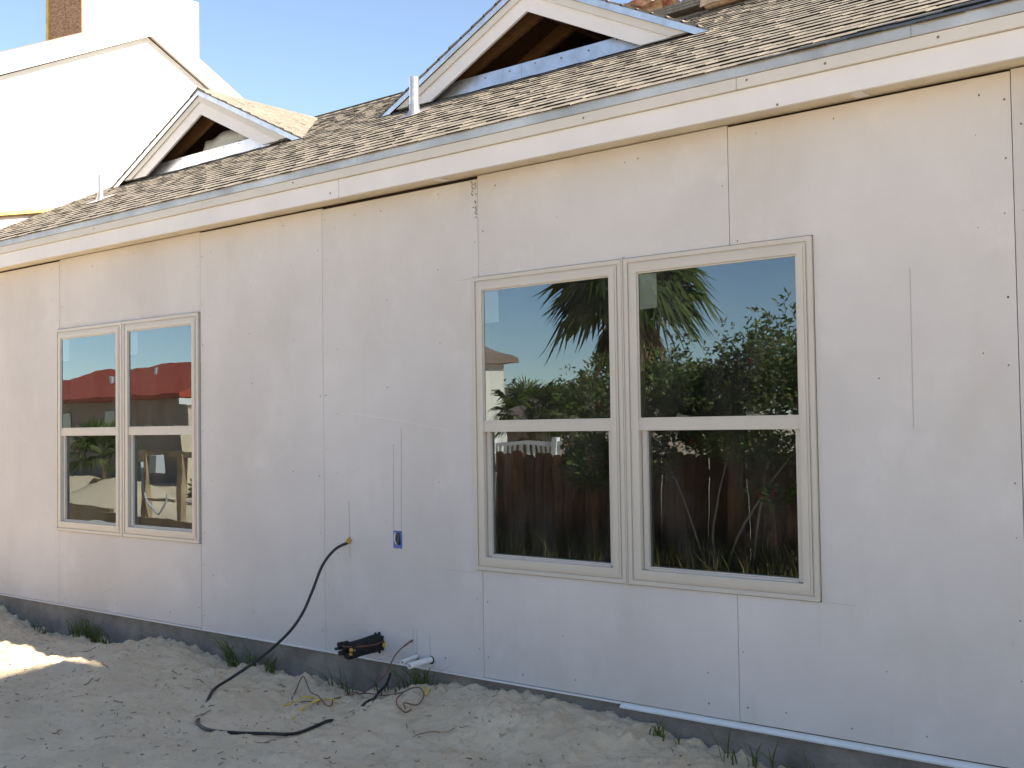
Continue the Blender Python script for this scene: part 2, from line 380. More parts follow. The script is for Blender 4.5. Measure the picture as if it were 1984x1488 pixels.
# pencil and marker lines
def line(a, b, wd=.0016, m='pencil', name='pencil_mark'):
    a, b = Vector((a[0], 0, a[1])), Vector((b[0], 0, b[1])); t = (b-a).normalized(); n_ = Vector((-t.z, 0, t.x))*wd
    q = MB(); q.prism([p+Vector((0, -.0024, 0)) for p in (a-n_, b-n_, b+n_, a+n_)], (0, .001, 0)); return q
for a, b in (((-4.937,.879),(-4.931,.672)), ((-4.931,.62),(-4.930,.55)), ((-4.564,1.207),(-4.57,.726)), ((-4.501,1.293),(-4.508,.727)), ((-4.426,.197),(-4.428,.075)),
             ((-4.398,.194),(-4.400,.068)), ((-4.301,.182),(-4.299,.066)), ((-1.642,1.901),(-1.645,1.267)), ((-4.154,.537),(-3.965,.535)),
             ((-4.06,2.075),(-3.96,2.077)), ((-2.04,.551),(-1.9,.549))):
    part(line(a, b, .0006), 'pencil_mark', MT['pencil'], house)
part(line((-4.912,1.386),(-4.5,1.335),.0009), 'scratch', MT['white'], house); part(line((-4.5,1.335),(-4.141,1.276),.0007), 'scratch', MT['white'], house)
q = MB()
for (x, z) in ((-3.953,2.585),(-3.947,2.572),(-3.952,2.56),(-3.944,2.549),(-3.951,2.538),(-3.955,2.525),(-3.949,2.517),(-3.93,2.578),(-3.927,2.566),(-3.93,2.553),(-3.926,2.52),(-3.932,2.482),(-3.93,2.476),(-3.929,2.452),(-3.925,2.44),(-3.929,2.43),(-3.931,2.42),(-3.925,2.415),(-3.928,2.398),(-3.946,2.452)):
    a = random.uniform(0, 3.14); l = random.uniform(.004, .008)
    part(line((x-l*math.cos(a), z-l*math.sin(a)), (x+l*math.cos(a), z+l*math.sin(a)), .0018), 'handwritten_stroke', MT['ink'], house)
# weep screed under the boards
mb = MB().box(XL, -3.063, -.007, .012, -.013, -.0035); part(mb, 'weep_screed', MT['fascia'], house)
mb = MB().prism([(-3.063,-.012,-.024),(XR,-.012,-.024),(XR,.010,-.0055),(-3.063,.010,-.0055)], (0, .002, -.003)); mb.box(-3.063, XR, -.012, .011, -.030, -.0275)
part(mb, 'weep_screed', MT['screed'], house)
# eave: soffit, fascia boards, crown trim, metal drip edge
mb = MB().box(XL, XR+.1, -.132, .02, 2.620, 2.634); part(mb, 'soffit', MT['soffit'], house)
for a, b in ((XL, -8.47), (-8.47, -4.83), (-4.83, -1.0), (-1.0, XR+.1)):
    part(MB().box(a+.0015, b-.0015, -.152, -.132, 2.606, 2.710), 'fascia_board', MT['fascia'], house, bevel=.002)
for a, b in ((XL, -6.1), (-6.1, -2.3), (-2.3, XR+.1)):
    part(MB().box(a+.001, b-.001, -.168, -.133, 2.7115, 2.762), 'fascia_trim', MT['trim'], house, bevel=.002)
for x, z in ((-9.3,2.748),(-7.4,2.74),(-5.21,2.745),(-4.9,2.64),(-3.1,2.738),(-2.25,2.742),(-1.9,2.737),(-1.45,2.74),(-2.12,2.615)):
    q = MB(); r = .006; yy = -.1695 if z > 2.7 else -.1535
    q.add([(x+r*math.cos(a), yy, z+r*math.sin(a)) for a in [i*math.pi/4 for i in range(8)]], [tuple(range(8))])
    o = part(q, 'screw_head', MT['nail'], house)
for a, b in ((XL, -7.161), (-7.161, -4.65), (-4.65, -1.55), (-1.55, XR+.1)):
    q = MB().prism([(a+.001,-.170,2.762),(a+.001,-.175,2.764),(a+.001,-.172,2.813),(a+.001,-.170,2.813),(a+.001,-.172,2.767),(a+.001,-.169,2.765)], (b-a-.002, 0, 0))
    part(q, 'drip_edge', MT['drip'], house)
for x in (-4.146, -1.832): part(MB().box(x, x+.05, -.1, -.02, 2.614, 2.619), 'soffit_shim', MT['fascia'], house)
# roof deck, both slopes
TP = .5; TH = math.atan(TP); CY, SY = math.cos(TH), math.sin(TH)
def zr(y): return 2.815+TP*(y+.16)
RIDGE = 2.96
q = MB().prism([(XL,-.155,zr(-.155)-.006),(XL,RIDGE,zr(RIDGE)-.006),(XL,6.08,zr(-.155)-.006),(XL,6.08,zr(-.155)-.04),(XL,RIDGE,zr(RIDGE)-.04),(XL,-.155,zr(-.155)-.04)], (XR+.15-XL, 0, 0))
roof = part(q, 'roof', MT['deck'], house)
# closing walls and dark rooms behind the glass
q = MB().prism([(XR-.1,.05,-.6),(XR-.1,5.9,-.6),(XR-.1,5.9,2.75),(XR-.1,RIDGE,zr(RIDGE)-.06),(XR-.1,.05,2.75)], (.1, 0, 0)); part(q, 'end_wall', MT['white'], house)
part(MB().box(XL, XR-.1, 5.8, 5.9, -.6, 2.75), 'back_wall', MT['white'], house)
q = MB().box(XL, XR-.12, .11, 5.75, -.05, 0.0); q.box(XL, XR-.12, .11, 5.75, 2.64, 2.66); q.box(XL, XR-.12, 4.2, 4.25, 0, 2.64); q.box(-5.6, -5.5, .11, 4.2, 0, 2.64)
part(q, 'interior_lining', MT['interior'], house)

# dormer outlines (needed to leave shingles out under them)
DORM = [(-8.53, 4.335, 1.42), (-4.785, 4.345, 1.465)]
DY = 1.50; DQ = .485
def under_dormer(x, y):
    for xc, za, hw in DORM:
        if y > DY+.12 and za-DQ*abs(x-xc) > zr(y)+.03: return True
    return False
# shingles: a base strip with raised laminated tabs
EXPO = .122
def shingle_mesh(i):
    b = MB(); b.add([(-.5,-.004,.0),( .5,-.004,.0),(.5,.15,-.012),(-.5,.15,-.012),(-.5,-.004,.0026),(.5,-.004,.0026),(.5,.15,-.004),(-.5,.15,-.004)],
          [(4,5,6,7),(0,1,5,4),(1,2,6,5),(3,0,4,7)])
    x = -.5+random.uniform(0, .08)
    while x < .47:
        wd = random.uniform(.11, .26); x1 = min(x+wd, .499); t = random.uniform(.0018, .0038); y0 = -.004-random.uniform(.001, .005); sk = random.uniform(-.004, .004)
        b.add([(x+.004,y0,.0005),(x1-.004,y0+sk*.3,.0005),(x1,.135,-.006),(x,.135,-.006),(x+.004,y0,.0026+t),(x1-.004,y0+sk*.3,.0026+t),(x1,.135,-.0028+t*.3),(x,.135,-.0028+t*.3)],
              [(4,5,6,7),(0,1,5,4),(1,2,6,5),(3,0,4,7)])
        x = x1+random.uniform(.06, .26)
    me = b.mesh('shingle'); fix(me); me.materials.append(MT['shingle']); me.materials.append(MT['edge'])
    for i_, p_ in enumerate(me.polygons):
        if i_ % 4 == 1: p_.material_index = 1
    return me
SM = [shingle_mesh(i) for i in range(16)]
rest = MB(); count = 0
ncourse = int((RIDGE+.16)/CY/EXPO)
for c in range(ncourse):
    s = c*EXPO-(.006 if c else .020); y = -.16+s*CY; z = zr(-.16)+s*SY+.004
    x = XL-random.uniform(.1, .9)
    while x < XR+.12:
        xc = x+.5
        a, b2 = max(x, XL), min(x+.997, XR+.14)
        if b2-a > .05 and not all(under_dormer(t, y+d) for t in (a, (a+b2)/2, b2) for d in (0, .11)):
            me = random.choice(SM); sc = (b2-a)/1.0
            if xc < -.7 and c < ncourse-1:
                o = bpy.data.objects.new('shingle', me); scene.collection.objects.link(o); o.parent = roof; count += 1
                o.location = (((a+b2)/2), y, z+random.uniform(-.001, .001)); o.rotation_euler = (TH+random.uniform(-.003, .003), 0, random.uniform(-.002, .002)); o.scale = (sc, 1, 1)
            else:
                M_ = Matrix.Translation(((a+b2)/2, y, z)) @ Euler((TH, 0, 0)).to_matrix().to_4x4() @ Matrix.Diagonal((sc, 1, 1, 1))
                rest.add([M_ @ v.co for v in me.vertices], [tuple(p.vertices) for p in me.polygons])
        x += 1.0
print('shingles', count)
# back slope, simple courses
for c in range(26):
    s = c*.135; y = RIDGE+3.1-s*CY*1.0; z = zr(-.16)+s*SY
    if z > zr(RIDGE): break
    rest.add([(XL,y+.0,z),(XR+.14,y,z),(XR+.14,y-.13,z+.064),(XL,y-.13,z+.064),(XL,y,z+.01),(XR+.14,y,z+.01)], [(4,5,2,3),(0,1,5,4)])
o = link('shingle_field', rest.mesh('shingle_field'), MT['shingle'], roof); o['kind'] = 'stuff'
x = XL
while x < XR+.1:
    q = MB(); zt = zr(RIDGE)+.018
    q.prism([(x,RIDGE-.13,zt-.065),(x,RIDGE,zt),(x,RIDGE+.13,zt-.065),(x,RIDGE+.13,zt-.078),(x,RIDGE,zt-.012),(x,RIDGE-.13,zt-.078)], (.17, 0, .004))
    part(q, 'ridge_cap', MT['shingle'], house); x += .168

# ---- dormers
def dormer(xc, za, hw, kk):
    q = MB()   # roof deck of the dormer
    ym = (za-2.815)/TP-.16+.02
    for sd in (-1, 1):
        zf = za-DQ*hw
        q.prism([(xc,DY+.02,za-.012),(xc+sd*hw,DY+.02,zf-.012),(xc+sd*hw*.96,DY+.16,zf-.012+.04*DQ*hw),(xc,ym,za-.012)], (0, 0, -.02))
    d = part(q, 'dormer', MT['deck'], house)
    for sd in (-1, 1):
        def bar(t0, t1, y0, y1, e0, zcut):
            P = []
            L_ = hw+e0
            zb = za-DQ*hw+zcut
            def pt(t, x): return (xc+sd*x, y0, za-t-DQ*x)
            # lower end cut level at height zb
            xa = (za-t0-zb)/DQ; xb = (za-t1-zb)/DQ
            P = [pt(t0, 0), pt(t0, xa), pt(t1, xb), pt(t1, 0)]
            m_ = MB().prism(P, (0, y1-y0, 0)); return m_
        part_sub(bar(.112, .222, DY+.022, DY+.042, 0, .045), 'rake_board', MT['fascia'], d)
        part_sub(bar(.056, .1115, DY+.006, DY+.041, 0, .045), 'rake_trim', MT['trim'], d)
        part_sub(bar(.004, .0555, DY-.008, DY-.004, .05, -.035), 'rake_drip_edge', MT['galv'], d)
        # rafters
        for yy, dp in ((DY+.22, .15), (DY+.62, .13)):
            top = ym-(ym-DY)*0
            xm = hw*(1-(yy-DY)/(ym-DY))-.05
            q = MB().prism([(xc+sd*.02, yy, za-.034-DQ*.02), (xc+sd*xm, yy, za-.034-DQ*xm), (xc+sd*xm, yy, za-.034-DQ*xm-dp*.5), (xc+sd*.02, yy, za-.04-dp)], (0, .038, 0))
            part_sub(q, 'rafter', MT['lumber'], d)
    q = MB().box(xc-.02, xc+.02, DY+.06, ym-.3, za-.2, za-.045); part_sub(q, 'ridge_board', MT['lumber'], d)
    yf = DY+.10; z0 = zr(yf)
    for a, b in ((xc-hw*.88, xc-.12 if kk else xc+.02), (xc-.118 if kk else xc+.022, xc+hw*.86)):
        ta = max(a, xc-hw*.68); tb = min(b, xc+hw*.68); q = MB().prism([(a,yf,z0-.01),(b,yf,z0-.01),(tb,yf+.012,z0+.115),(ta,yf+.012,z0+.115)], (0, .003, 0)); f = part_sub(q, 'apron_flashing', MT['galv'], d)
    q = MB()
    for i in range(9):
        x = xc-hw*.62+i*hw*.155; r = .007; z = z0+.085+random.uniform(-.015, .015)
        q.add([(x+r*math.cos(a), yf+.004, z+r*math.sin(a)) for a in [j*math.pi/3 for j in range(6)]], [tuple(range(6))])
    o = part_sub(q, 'flashing_nails', MT['nail'], d); o['kind'] = 'stuff'
    # shingle courses on the two slopes
    q = MB(); sl_ = math.sqrt(1+DQ*DQ); nc = int(hw*sl_/EXPO)+1
    for sd in (-1, 1):
        for c in range(nc):
            x0 = hw-c*EXPO/sl_; x1 = max(0, x0-.14/sl_)
            if x0 < .02: break
            yv = DY+(ym-DY)*(1-max(0, x0-.06)/hw)
            y = DY-.014
            while y < yv:
                yn = min(y+random.uniform(.12, .3), yv); t = random.choice((.006, .0115))+random.uniform(0, .002)
                q.add([(xc+sd*x0,y,za-DQ*x0-.008),(xc+sd*x0,yn,za-DQ*x0-.008),(xc+sd*x1,yn,za-DQ*x1-.01),(xc+sd*x1,y,za-DQ*x1-.01),
                       (xc+sd*x0,y,za-DQ*x0+t),(xc+sd*x0,yn,za-DQ*x0+t),(xc+sd*x1,yn,za-DQ*x1+.001),(xc+sd*x1,y,za-DQ*x1+.001)], [(4,5,6,7),(0,1,5,4),(1,2,6,5),(3,0,4,7)])
                y = yn
    y = DY-.012
    while y < ym+.05:
        q.prism([(xc-.12,y,za-.045),(xc,y,za+.018),(xc+.12,y,za-.045),(xc+.12,y,za-.056),(xc,y,za+.006),(xc-.12,y,za-.056)], (0, .168, .002)); y += .166
    o = part_sub(q, 'dormer_shingles', MT['shingle'], d); o['kind'] = 'stuff'
    return d
def part_sub(mb, name, m, parent, **k):
    """sub-part: built in world coordinates, parent's own offset already puts it right"""
    return mb.build(name, m, parent, **k)
for i, D in enumerate(DORM): dormer(*D, i)
# ---- vent pipes
def vent(x, y, h, r):
    z = zr(y)
    q = MB().tube([(x,y,z-.05),(x,y,z+.09),(x,y,z+.091),(x,y,z+h)], r, 20, cap=False); q.tube([(x,y,z+h),(x,y,z-.02)], r-.003, 20, cap=False)
    p = part(q, 'vent_pipe', MT['galv2'], house, smooth=True)
    q = MB()
    for t in range(4): q.tube([(x,y,z+.03+t*.013),(x,y,z+.037+t*.013)], r+.004-.0006*t, 20)
    q.tube([(x,y,z-.02),(x,y,z+.035)], r+.03, 20, r1=r+.004)
    part_sub(q, 'boot_collar', MT['galv2'], p)
    n_ = Vector((0,-SY,CY)); uo = Vector((0,CY,SY)); o_ = Vector((x-.09, y, z))+n_*.012-uo*.10
    part_sub(MB().obox(o_, (.17,0,0), uo*.2, n_*.002), 'vent_flange', MT['galv2'], p)
vent(-8.91, .771, .225, .024); vent(-5.444, 1.094, .262, .033)

# ---- windows
def window(x0, x1, z0, z1):
    mid = (x0+x1)/2; mw_ = .0075
    q = MB(); units = ((x0, mid-mw_), (mid+mw_, x1))
    for a, b in units:
        q.ring(a, b, z0, z1, .020, -.014, .03); q.ring(a+.0205, b-.0205, z0+.0205, z1-.0205, .008, -.007, .03)
        q.ring(a+.029, b-.029, z0+.029, z1-.029, .010, -.013, .03); q.ring(a+.0395, b-.0395, z0+.0395, z1-.0395, .030, -.016, .05)
    q.box(mid-.0070, mid+.0070, -.011, .03, z0-.006, z1+.010); q.box(mid-.003, mid+.003, -.017, -.0112, z0-.003, z1+.006)
    wn = part(q, 'window', MT['vinyl'], house)
    for a, b in units:
        ia, ib, ja, jb = a+.0695, b-.0695, z0+.0695, z1-.0695; zm0, zm1 = 1.269, 1.321
        # meeting rail, sill slope
        q = MB().box(ia-.002, ib+.002, -.010, .03, zm0, zm1); q.box(ia, ib, -.002, .030, zm1-.02, zm1+.003); part_sub(q, 'meeting_rail', MT['vinyl'], wn)
        part_sub(MB().prism([(ia+.001,-.012,ja-.018),(ia+.001,.05,ja+.004),(ia+.001,.05,ja-.03),(ia+.001,-.012,ja-.03)], (ib-ia-.002, 0, 0)), 'sill', MT['vinyl'], wn)
        # lower sash sits further in
        q = MB(); q.box(ia+.006, ia+.030, .006, .056, ja+.002, zm0-.001); q.box(ib-.030, ib-.006, .006, .056, ja+.002, zm0-.001)
        q.box(ia+.0305, ib-.0305, .003, .056, ja-.02, ja+.010); q.box(ia+.0305, ib-.0305, .010, .056, ja+.0105, ja+.016)
        part_sub(q, 'lower_sash', MT['vinyl'], wn)
        q = MB().ring(ia+.0005, ib-.0005, zm1+.0005, jb-.0005, .007, -.008, .03); part_sub(q, 'glazing_bead', MT['vinyl'], wn)
        for nm, (c0, c1, d0, d1, yy, tl) in (('upper', (ia+.005, ib-.005, zm1+.003, jb-.004, -.004, .0016)), ('lower', (ia+.029, ib-.029, ja+.014, zm0+.004, .022, -.0012))):
            t = random.uniform(-.0012, .0012); t2 = random.uniform(-.001, .001)
            q = MB().add([(c0,yy+t,d0),(c1,yy-t,d0),(c1,yy-t+t2,d1),(c0,yy+t+t2,d1)], [(0,1,2,3)]); link('pane', q.mesh('pane'), MT['glass'], wn)
        # paper label stuck inside the upper pane
        q = MB(); q.add([(ia+.012,-.0005,jb-.175),(ia+.105,.0005,jb-.172),(ia+.104,-.0005,jb-.012),(ia+.010,-.0005,jb-.010)], [(0,1,2,3)])
        part_sub(q, 'paper_label', MT['paper'], wn)
        for fx in (.28, .72):
            xx = ia+(ib-ia)*fx; q = MB().prism([(xx-.035,.004,zm1+.0065),(xx+.035,.004,zm1+.0065),(xx+.028,.004,zm1+.014),(xx-.004,.004,zm1+.017),(xx-.022,.004,zm1+.026),(xx-.03,.004,zm1+.02)], (0, .03, 0))
            part_sub(q, 'sash_lock', MT['vinyl'], wn)
for W_ in WIN: window(*W_)
# ---- blue outlet box let into the wall
q = MB(); q.ring(-4.571, -4.506, .628, .725, .003, -.003, .017); q.box(-4.569, -4.508, -.0022, .0175, .630, .723)
ob = part(q, 'outlet_box', MT['blue'], house)
for j, (m_, dx) in enumerate((('whitewire', -.018), ('black', -.004), ('black', .006), ('black', .014))):
    P = smoothpath([(-4.5385+dx, -.001, .715), (-4.5385+dx-.002, -.006, .69), (-4.5385+dx+.004, -.009, .665), (-4.5385+dx*.4+.006, -.004, .648)])
    part_sub(MB().tube(P, .0032 if j == 0 else .004, 6), 'wire', MT[m_], ob)

# ------------------------------------------------------------------ white gable building at the left
gh = empty('gable_building', (-13, 2.1, 0), 'tall white sunlit gable building with chimney behind the shingled roof', 'building')
GX0 = -10.25; AY, AZ = 2.09, 5.35
q = MB().prism([(GX0,-.25,-.6),(GX0,6.2,-.6),(GX0,6.2,AZ-.53*(6.2-AY)),(GX0,AY,AZ),(GX0,-.25,AZ-.49*(AY+.25))], (-6, 0, 0)); part(q, 'wall', MT['white'], gh)
xo = -10.165
for sd, sl2, ye in ((-1, .485, -.45), (1, .54, 6.4)):
    d = abs(ye-AY); za = 5.55
    q = MB().prism([(xo,AY,za),(xo,ye,za-sl2*d),(xo,ye,za-sl2*d-.20),(xo,AY,za-.20)], (-.025, 0, 0)); part(q, 'rake_board', MT['white'], gh)
    q = MB().prism([(xo-.026,AY,za-.155),(xo-.026,ye,za-.155-sl2*d),(xo-.026,ye,za-.175-sl2*d),(xo-.026,AY,za-.175)], (-.07, 0, 0)); part(q, 'soffit', MT['fascia'], gh)
    q = MB().prism([(xo-.003,AY,za+.012),(xo-.003,ye,za+.012-sl2*d),(xo-.003,ye,za+.001-sl2*d),(xo-.003,AY,za+.001)], (-6.2, 0, 0)); part(q, 'roof', MT['brownroof'], gh)
q = MB().prism([(-10.246,.40,3.262),(-10.246,1.10,3.405),(-10.246,1.10,3.437),(-10.246,.40,3.300)], (.055, 0, 0)); part(q, 'ledger_board', MT['yellowwood'], gh)
q = MB().prism([(-10.246,.40,3.245),(-10.246,1.07,3.385),(-10.246,1.08,3.403),(-10.246,.40,3.260)], (.03, 0, 0)); part(q, 'ledger_painted_shade', MT['osb'], gh)  # brown strip paints in the shade below the ledger
CX0, CX1, CY0, CY1, CZ = -11.93, -11.2, 1.913, 3.375, 6.31
q = MB().box(CX0, CX1, CY0, CY1, 3.6, CZ); ch = part(q, 'chimney', MT['white'], gh)
for zz in range(3):
    for xx in range(2):
        a = CX0+.045+xx*.34; part_sub(MB().box(a+.002, a+.337, CY0-.013, CY0-.001, 5.1+zz*.42, 5.516+zz*.42), 'strand_panel', MT['osb'], ch)
part_sub(MB().box(CX0-.005, CX0+.044, CY0-.03, CY0+.02, 4.8, CZ), 'corner_board', MT['yellowwood'], ch)

# ------------------------------------------------------------------ unseen block added right of the camera to throw the foreground shade
nb = empty('unseen_shade_block', (8, -1.5, 0), 'unseen tall pale block added right of the camera to shade the foreground', 'house')
ang = R_(14); cx, cy = 3.0, .41
def rot(px, py): return (cx+px*math.cos(ang)-py*math.sin(ang), cy+px*math.sin(ang)+py*math.cos(ang))
H2 = 6.98
base = [rot(0,0), rot(0,-2.6), rot(9,-2.6), rot(9,0)]
q = MB().prism([(a, b, -.6) for a, b in base], (0, 0, H2+.6)); part(q, 'wall', MT['pale'], nb)
e0 = [rot(-.0,.0), rot(-.0,-2.7), rot(9.3,-2.7), rot(9.3,.0)]; r0, r1 = rot(1.5,-1.35), rot(7.8,-1.35)
V = [(a, b, H2+.002) for a, b in e0]+[(*r0, H2+.9), (*r1, H2+.9)]
q = MB().add(V, [(0,1,4),(1,2,5,4),(2,3,5),(3,0,4,5),(3,2,1,0)]); part(q, 'roof', MT['brownroof'], nb)
for zz in (.9, 3.7):
    for t in (-.35, -1.35):
        P = [rot(-.02, t), rot(-.02, t-.7)]
        q = MB().prism([(*P[0], zz), (*P[1], zz), (*P[1], zz+1.4), (*P[0], zz+1.4)], (.03, 0, 0)); part(q, 'window', MT['darkglass'], nb)

# ------------------------------------------------------------------ things on the roof
def crumple(n, m, sx, sy, amp, seed):
    """a crumpled sheet: grid of n x m with folds"""
    q = MB(); b = []
    for j in range(m):
        for i in range(n):
            u, v = i/(n-1)-.5, j/(m-1)-.5
            b.append((u*sx, v*sy, amp*(2*float(fbm(u*4+seed, v*4+seed*2, 3, seed))+.4*abs(u))))
    q.add(b, [(j*n+i, j*n+i+1, (j+1)*n+i+1, (j+1)*n+i) for j in range(m-1) for i in range(n-1)]); return q
# paper inside the small dormer
q = MB(); N = 14
for (x0, x1, lift) in ((-8.86, -8.34, 0.), (-8.33, -8.02, .05)):
    V = []
    for j in range(6):
        for i in range(N):
            u = i/(N-1); v = j/5
            V.append((x0+(x1-x0)*u+.02*math.sin(v*3), DY+.17+.14*v+.01*math.sin(u*9), zr(DY+.15)+.04+lift+.23*v-.05*math.sin(v*3.1)+.03*u+.012*math.sin(u*7+x0)))
    q.add(V, [(j*N+i, j*N+i+1, (j+1)*N+i+1, (j+1)*N+i) for j in range(5) for i in range(N-1)])
o = q.build('paper_sheet', MT['paper'], smooth=True); tag(o, 'curled pale paper sheet lying inside the open dormer at the left', 'paper')
sm = o.modifiers.new('thick', 'SOLIDIFY'); sm.thickness = .003
# opened shingle packs on the ridge
bun = empty('shingle_pack', (-4.45, RIDGE, zr(RIDGE)), 'torn shingle pack with red printed wrapper on the ridge beside the large dormer', 'shingle pack')
zb = zr(RIDGE)+.02
for k_ in range(3):
    q = MB().obox((-4.72+.03*k_, RIDGE-.20, zb-.05+.022*k_), (.62-.05*k_, .02, .02), (0, .36, .0), (0, 0, .019)); part(q, 'packed_shingle', MT['shingle'], bun)
q = crumple(12, 7, .5, .34, .16, 5); q.v = [(a-4.62, b+RIDGE-.1, c+zb+.06) for a, b, c in q.v]; part(q, 'wrapper', MT['wrapper'], bun)
q = MB().add([(-4.66,RIDGE-.16,zb+.02),(-4.50,RIDGE-.15,zb+.03),(-4.52,RIDGE-.12,zb+.17),(-4.56,RIDGE-.12,zb+.19)], [(0,1,2,3)]); part(q, 'wrapper_flap', MT['kraft'], bun)
bn2 = empty('shingle_pack', (-3.75, RIDGE, zr(RIDGE)), 'larger kraft wrapped shingle pack on the ridge cut off by the top edge', 'shingle pack')
q = MB()
V = []
for j in range(5):
    for i in range(9):
        u, v = i/8, j/4
        V.append((-4.13+.85*u, RIDGE-.24+.03*math.sin(v*4), zb-.08+.02*u+.34*v+.012*math.sin(u*13+v*5)))
q.add(V, [(j*9+i, j*9+i+1, (j+1)*9+i+1, (j+1)*9+i) for j in range(4) for i in range(8)]); o = part(q, 'wrapper_side', MT['kraft'], bn2)
q = MB().obox((-4.12, RIDGE-.22, zb-.09), (.83, 0, .02), (0, .40, .02), (0, 0, .33)); part(q, 'pack_core', MT['kraft'], bn2, bevel=.03)
q = crumple(10, 6, .55, .3, .14, 9); q.v = [(a-3.86, b+RIDGE-.12, c+zb+.27) for a, b, c in q.v]; part(q, 'wrapper_top', MT['paper'], bn2)

# ------------------------------------------------------------------ services poking out of the wall
# black cable: out of the wall, down to the soil, under it, and out again in a loop
P = [(-4.941,.01,.641),(-4.989,-.06,.603),(-5.021,-.13,.516),(-5.03,-.2,.377),(-5.05,-.26,.252),(-5.101,-.33,.141),(-5.21,-.43,.015),(-5.29,-.55,-.075),(-5.28,-.68,-.115)]
gr = lambda x, y, d=.004: (x, y, zg(x, y)+d)
P += [gr(-5.20,-.78,.004), gr(-5.13,-.86,-.02), gr(-5.05,-.94,-.012), gr(-4.95,-1.02,.008), gr(-4.83,-1.11,.012), gr(-4.66,-1.165,.012), gr(-4.48,-1.155,.012), gr(-4.35,-1.08,.012), gr(-4.295,-.94,.012), gr(-4.305,-.80,.010), gr(-4.31,-.70,.004), gr(-4.31,-.62,-.03)]
cab = empty('black_cable', (-4.941, 0, .641), 'thick black cable hanging from the wall and looping over the soil', 'cable')
part(MB().tube(smoothpath(P, 10), .0082, 10), 'cable_sheath', MT['black'], cab, smooth=True)
q = MB(); rngs = random.Random(3)
for _ in range(14):
    a = rngs.uniform(0, 6.28); r = rngs.uniform(0, .013); x, z = -4.934+r*math.cos(a), .650+r*math.sin(a)
    q.tube([(x, .004, z), (x+.002, -.010-rngs.uniform(0, .012), z)], .009, 7, r1=.004)
part(q, 'foam_plug', MT['orange'], cab, smooth=True)
# insulated line set
ls = empty('pipe_bundle', (-4.69, 0, .09), 'black foam insulated pipe bundle sticking out of the wall above the foundation', 'pipes')
def oval(y0, y1, rx, rz, c0, c1, n=22, k=10, seed=1, skew=0):
    V = []
    for j in range(k):
        t = j/(k-1)
        for i in range(n):
            a = 2*math.pi*i/n; w_ = 1+.035*math.sin(3*a+t*5+seed)+.03*math.sin(2*a-t*9)
            V.append((c0[0]+(c1[0]-c0[0])*t+rx*w_*math.cos(a), y0+(y1-y0)*t, c0[1]+(c1[1]-c0[1])*t+rz*w_*math.sin(a)*(1-.08*t)))
    q = MB(); q.add(V, [(j*n+i, j*n+(i+1) % n, (j+1)*n+(i+1) % n, (j+1)*n+i) for j in range(k-1) for i in range(n)]+[tuple((k-1)*n+i for i in range(n))]); return q
part(oval(.02, -.235, .043, .050, (-4.700,.092), (-4.695,.083)), 'insulation_sleeve', MT['foamblack'], ls, smooth=True)
q = MB().tube(smoothpath([(-4.656,-.004,.106),(-4.648,-.07,.098),(-4.654,-.15,.100),(-4.665,-.235,.108),(-4.685,-.285,.118)]), .004, 6); part(q, 'seam_tape', MT['copper'], ls)
for (x, z, r, ln, m_) in ((-4.715,.118,.017,.05,'foamblack'), (-4.690,.100,.014,.04,'foamblack'), (-4.712,.072,.017,.045,'foamblack'), (-4.680,.058,.018,.03,'foamblack'), (-4.665,.088,.013,.012,'orange'), (-4.668,.066,.010,.014,'orange'), (-4.73,.095,.010,.06,'black')):
    part(MB().tube([(x,-.22,z),(x-.002,-.235-ln,z+.004)], r, 10, r1=r*.8), 'pipe_end', MT[m_], ls, smooth=True)
q = MB()
for a in range(9): q.tube([(-4.700+.045*math.cos(.7*a), .004, .092+.052*math.sin(.7*a)), (-4.700+.047*math.cos(.7*a), -.008, .092+.054*math.sin(.7*a))], .008, 6)
part(q, 'sealant_collar', MT['foamblack'], ls)
part(MB().tube([(-4.655,.0,.092),(-4.652,-.012,.075)], .012, 8, r1=.008), 'foam_plug', MT['orange'], ls, smooth=True)
# two plastic pipes
def pvc(x, z, r, ln, label, dx, dz):
    p = empty('plastic_pipe', (x, 0, z), label, 'pipe', 'white plastic pipes low on the wall')
    q = MB(); a, b = Vector((x,.02,z)), Vector((x+dx,-ln,z+dz)); q.tube([a, b], r, 18, cap=False); q.tube([b, a], r*.74, 18, cap=False)
    n = 18; d = (b-a).normalized(); N = d.orthogonal().normalized(); B = d.cross(N)
    V = [b+(N*math.cos(t)+B*math.sin(t))*rr for rr in (r, r*.74) for t in [6.2832*i/n for i in range(n)]]
    q.add(V, [(i, (i+1) % n, n+(i+1) % n, n+i) for i in range(n)])
    part(q, 'pipe_tube', MT['pvc'], p, smooth=False)
    part(MB().tube([(x+.002,-.0026,z-.003),(x+.002,-.0032,z-.003)], r*1.35, 16), 'wall_hole', MT['gap'], p)
pvc(-4.293, .046, .0165, .165, 'larger of the two white plastic pipes low on the wall, open end facing out', -.004, -.008)
pvc(-4.402, .052, .0125, .145, 'thinner white plastic pipe partly behind the larger one beside the pipe bundle', .03, -.008)
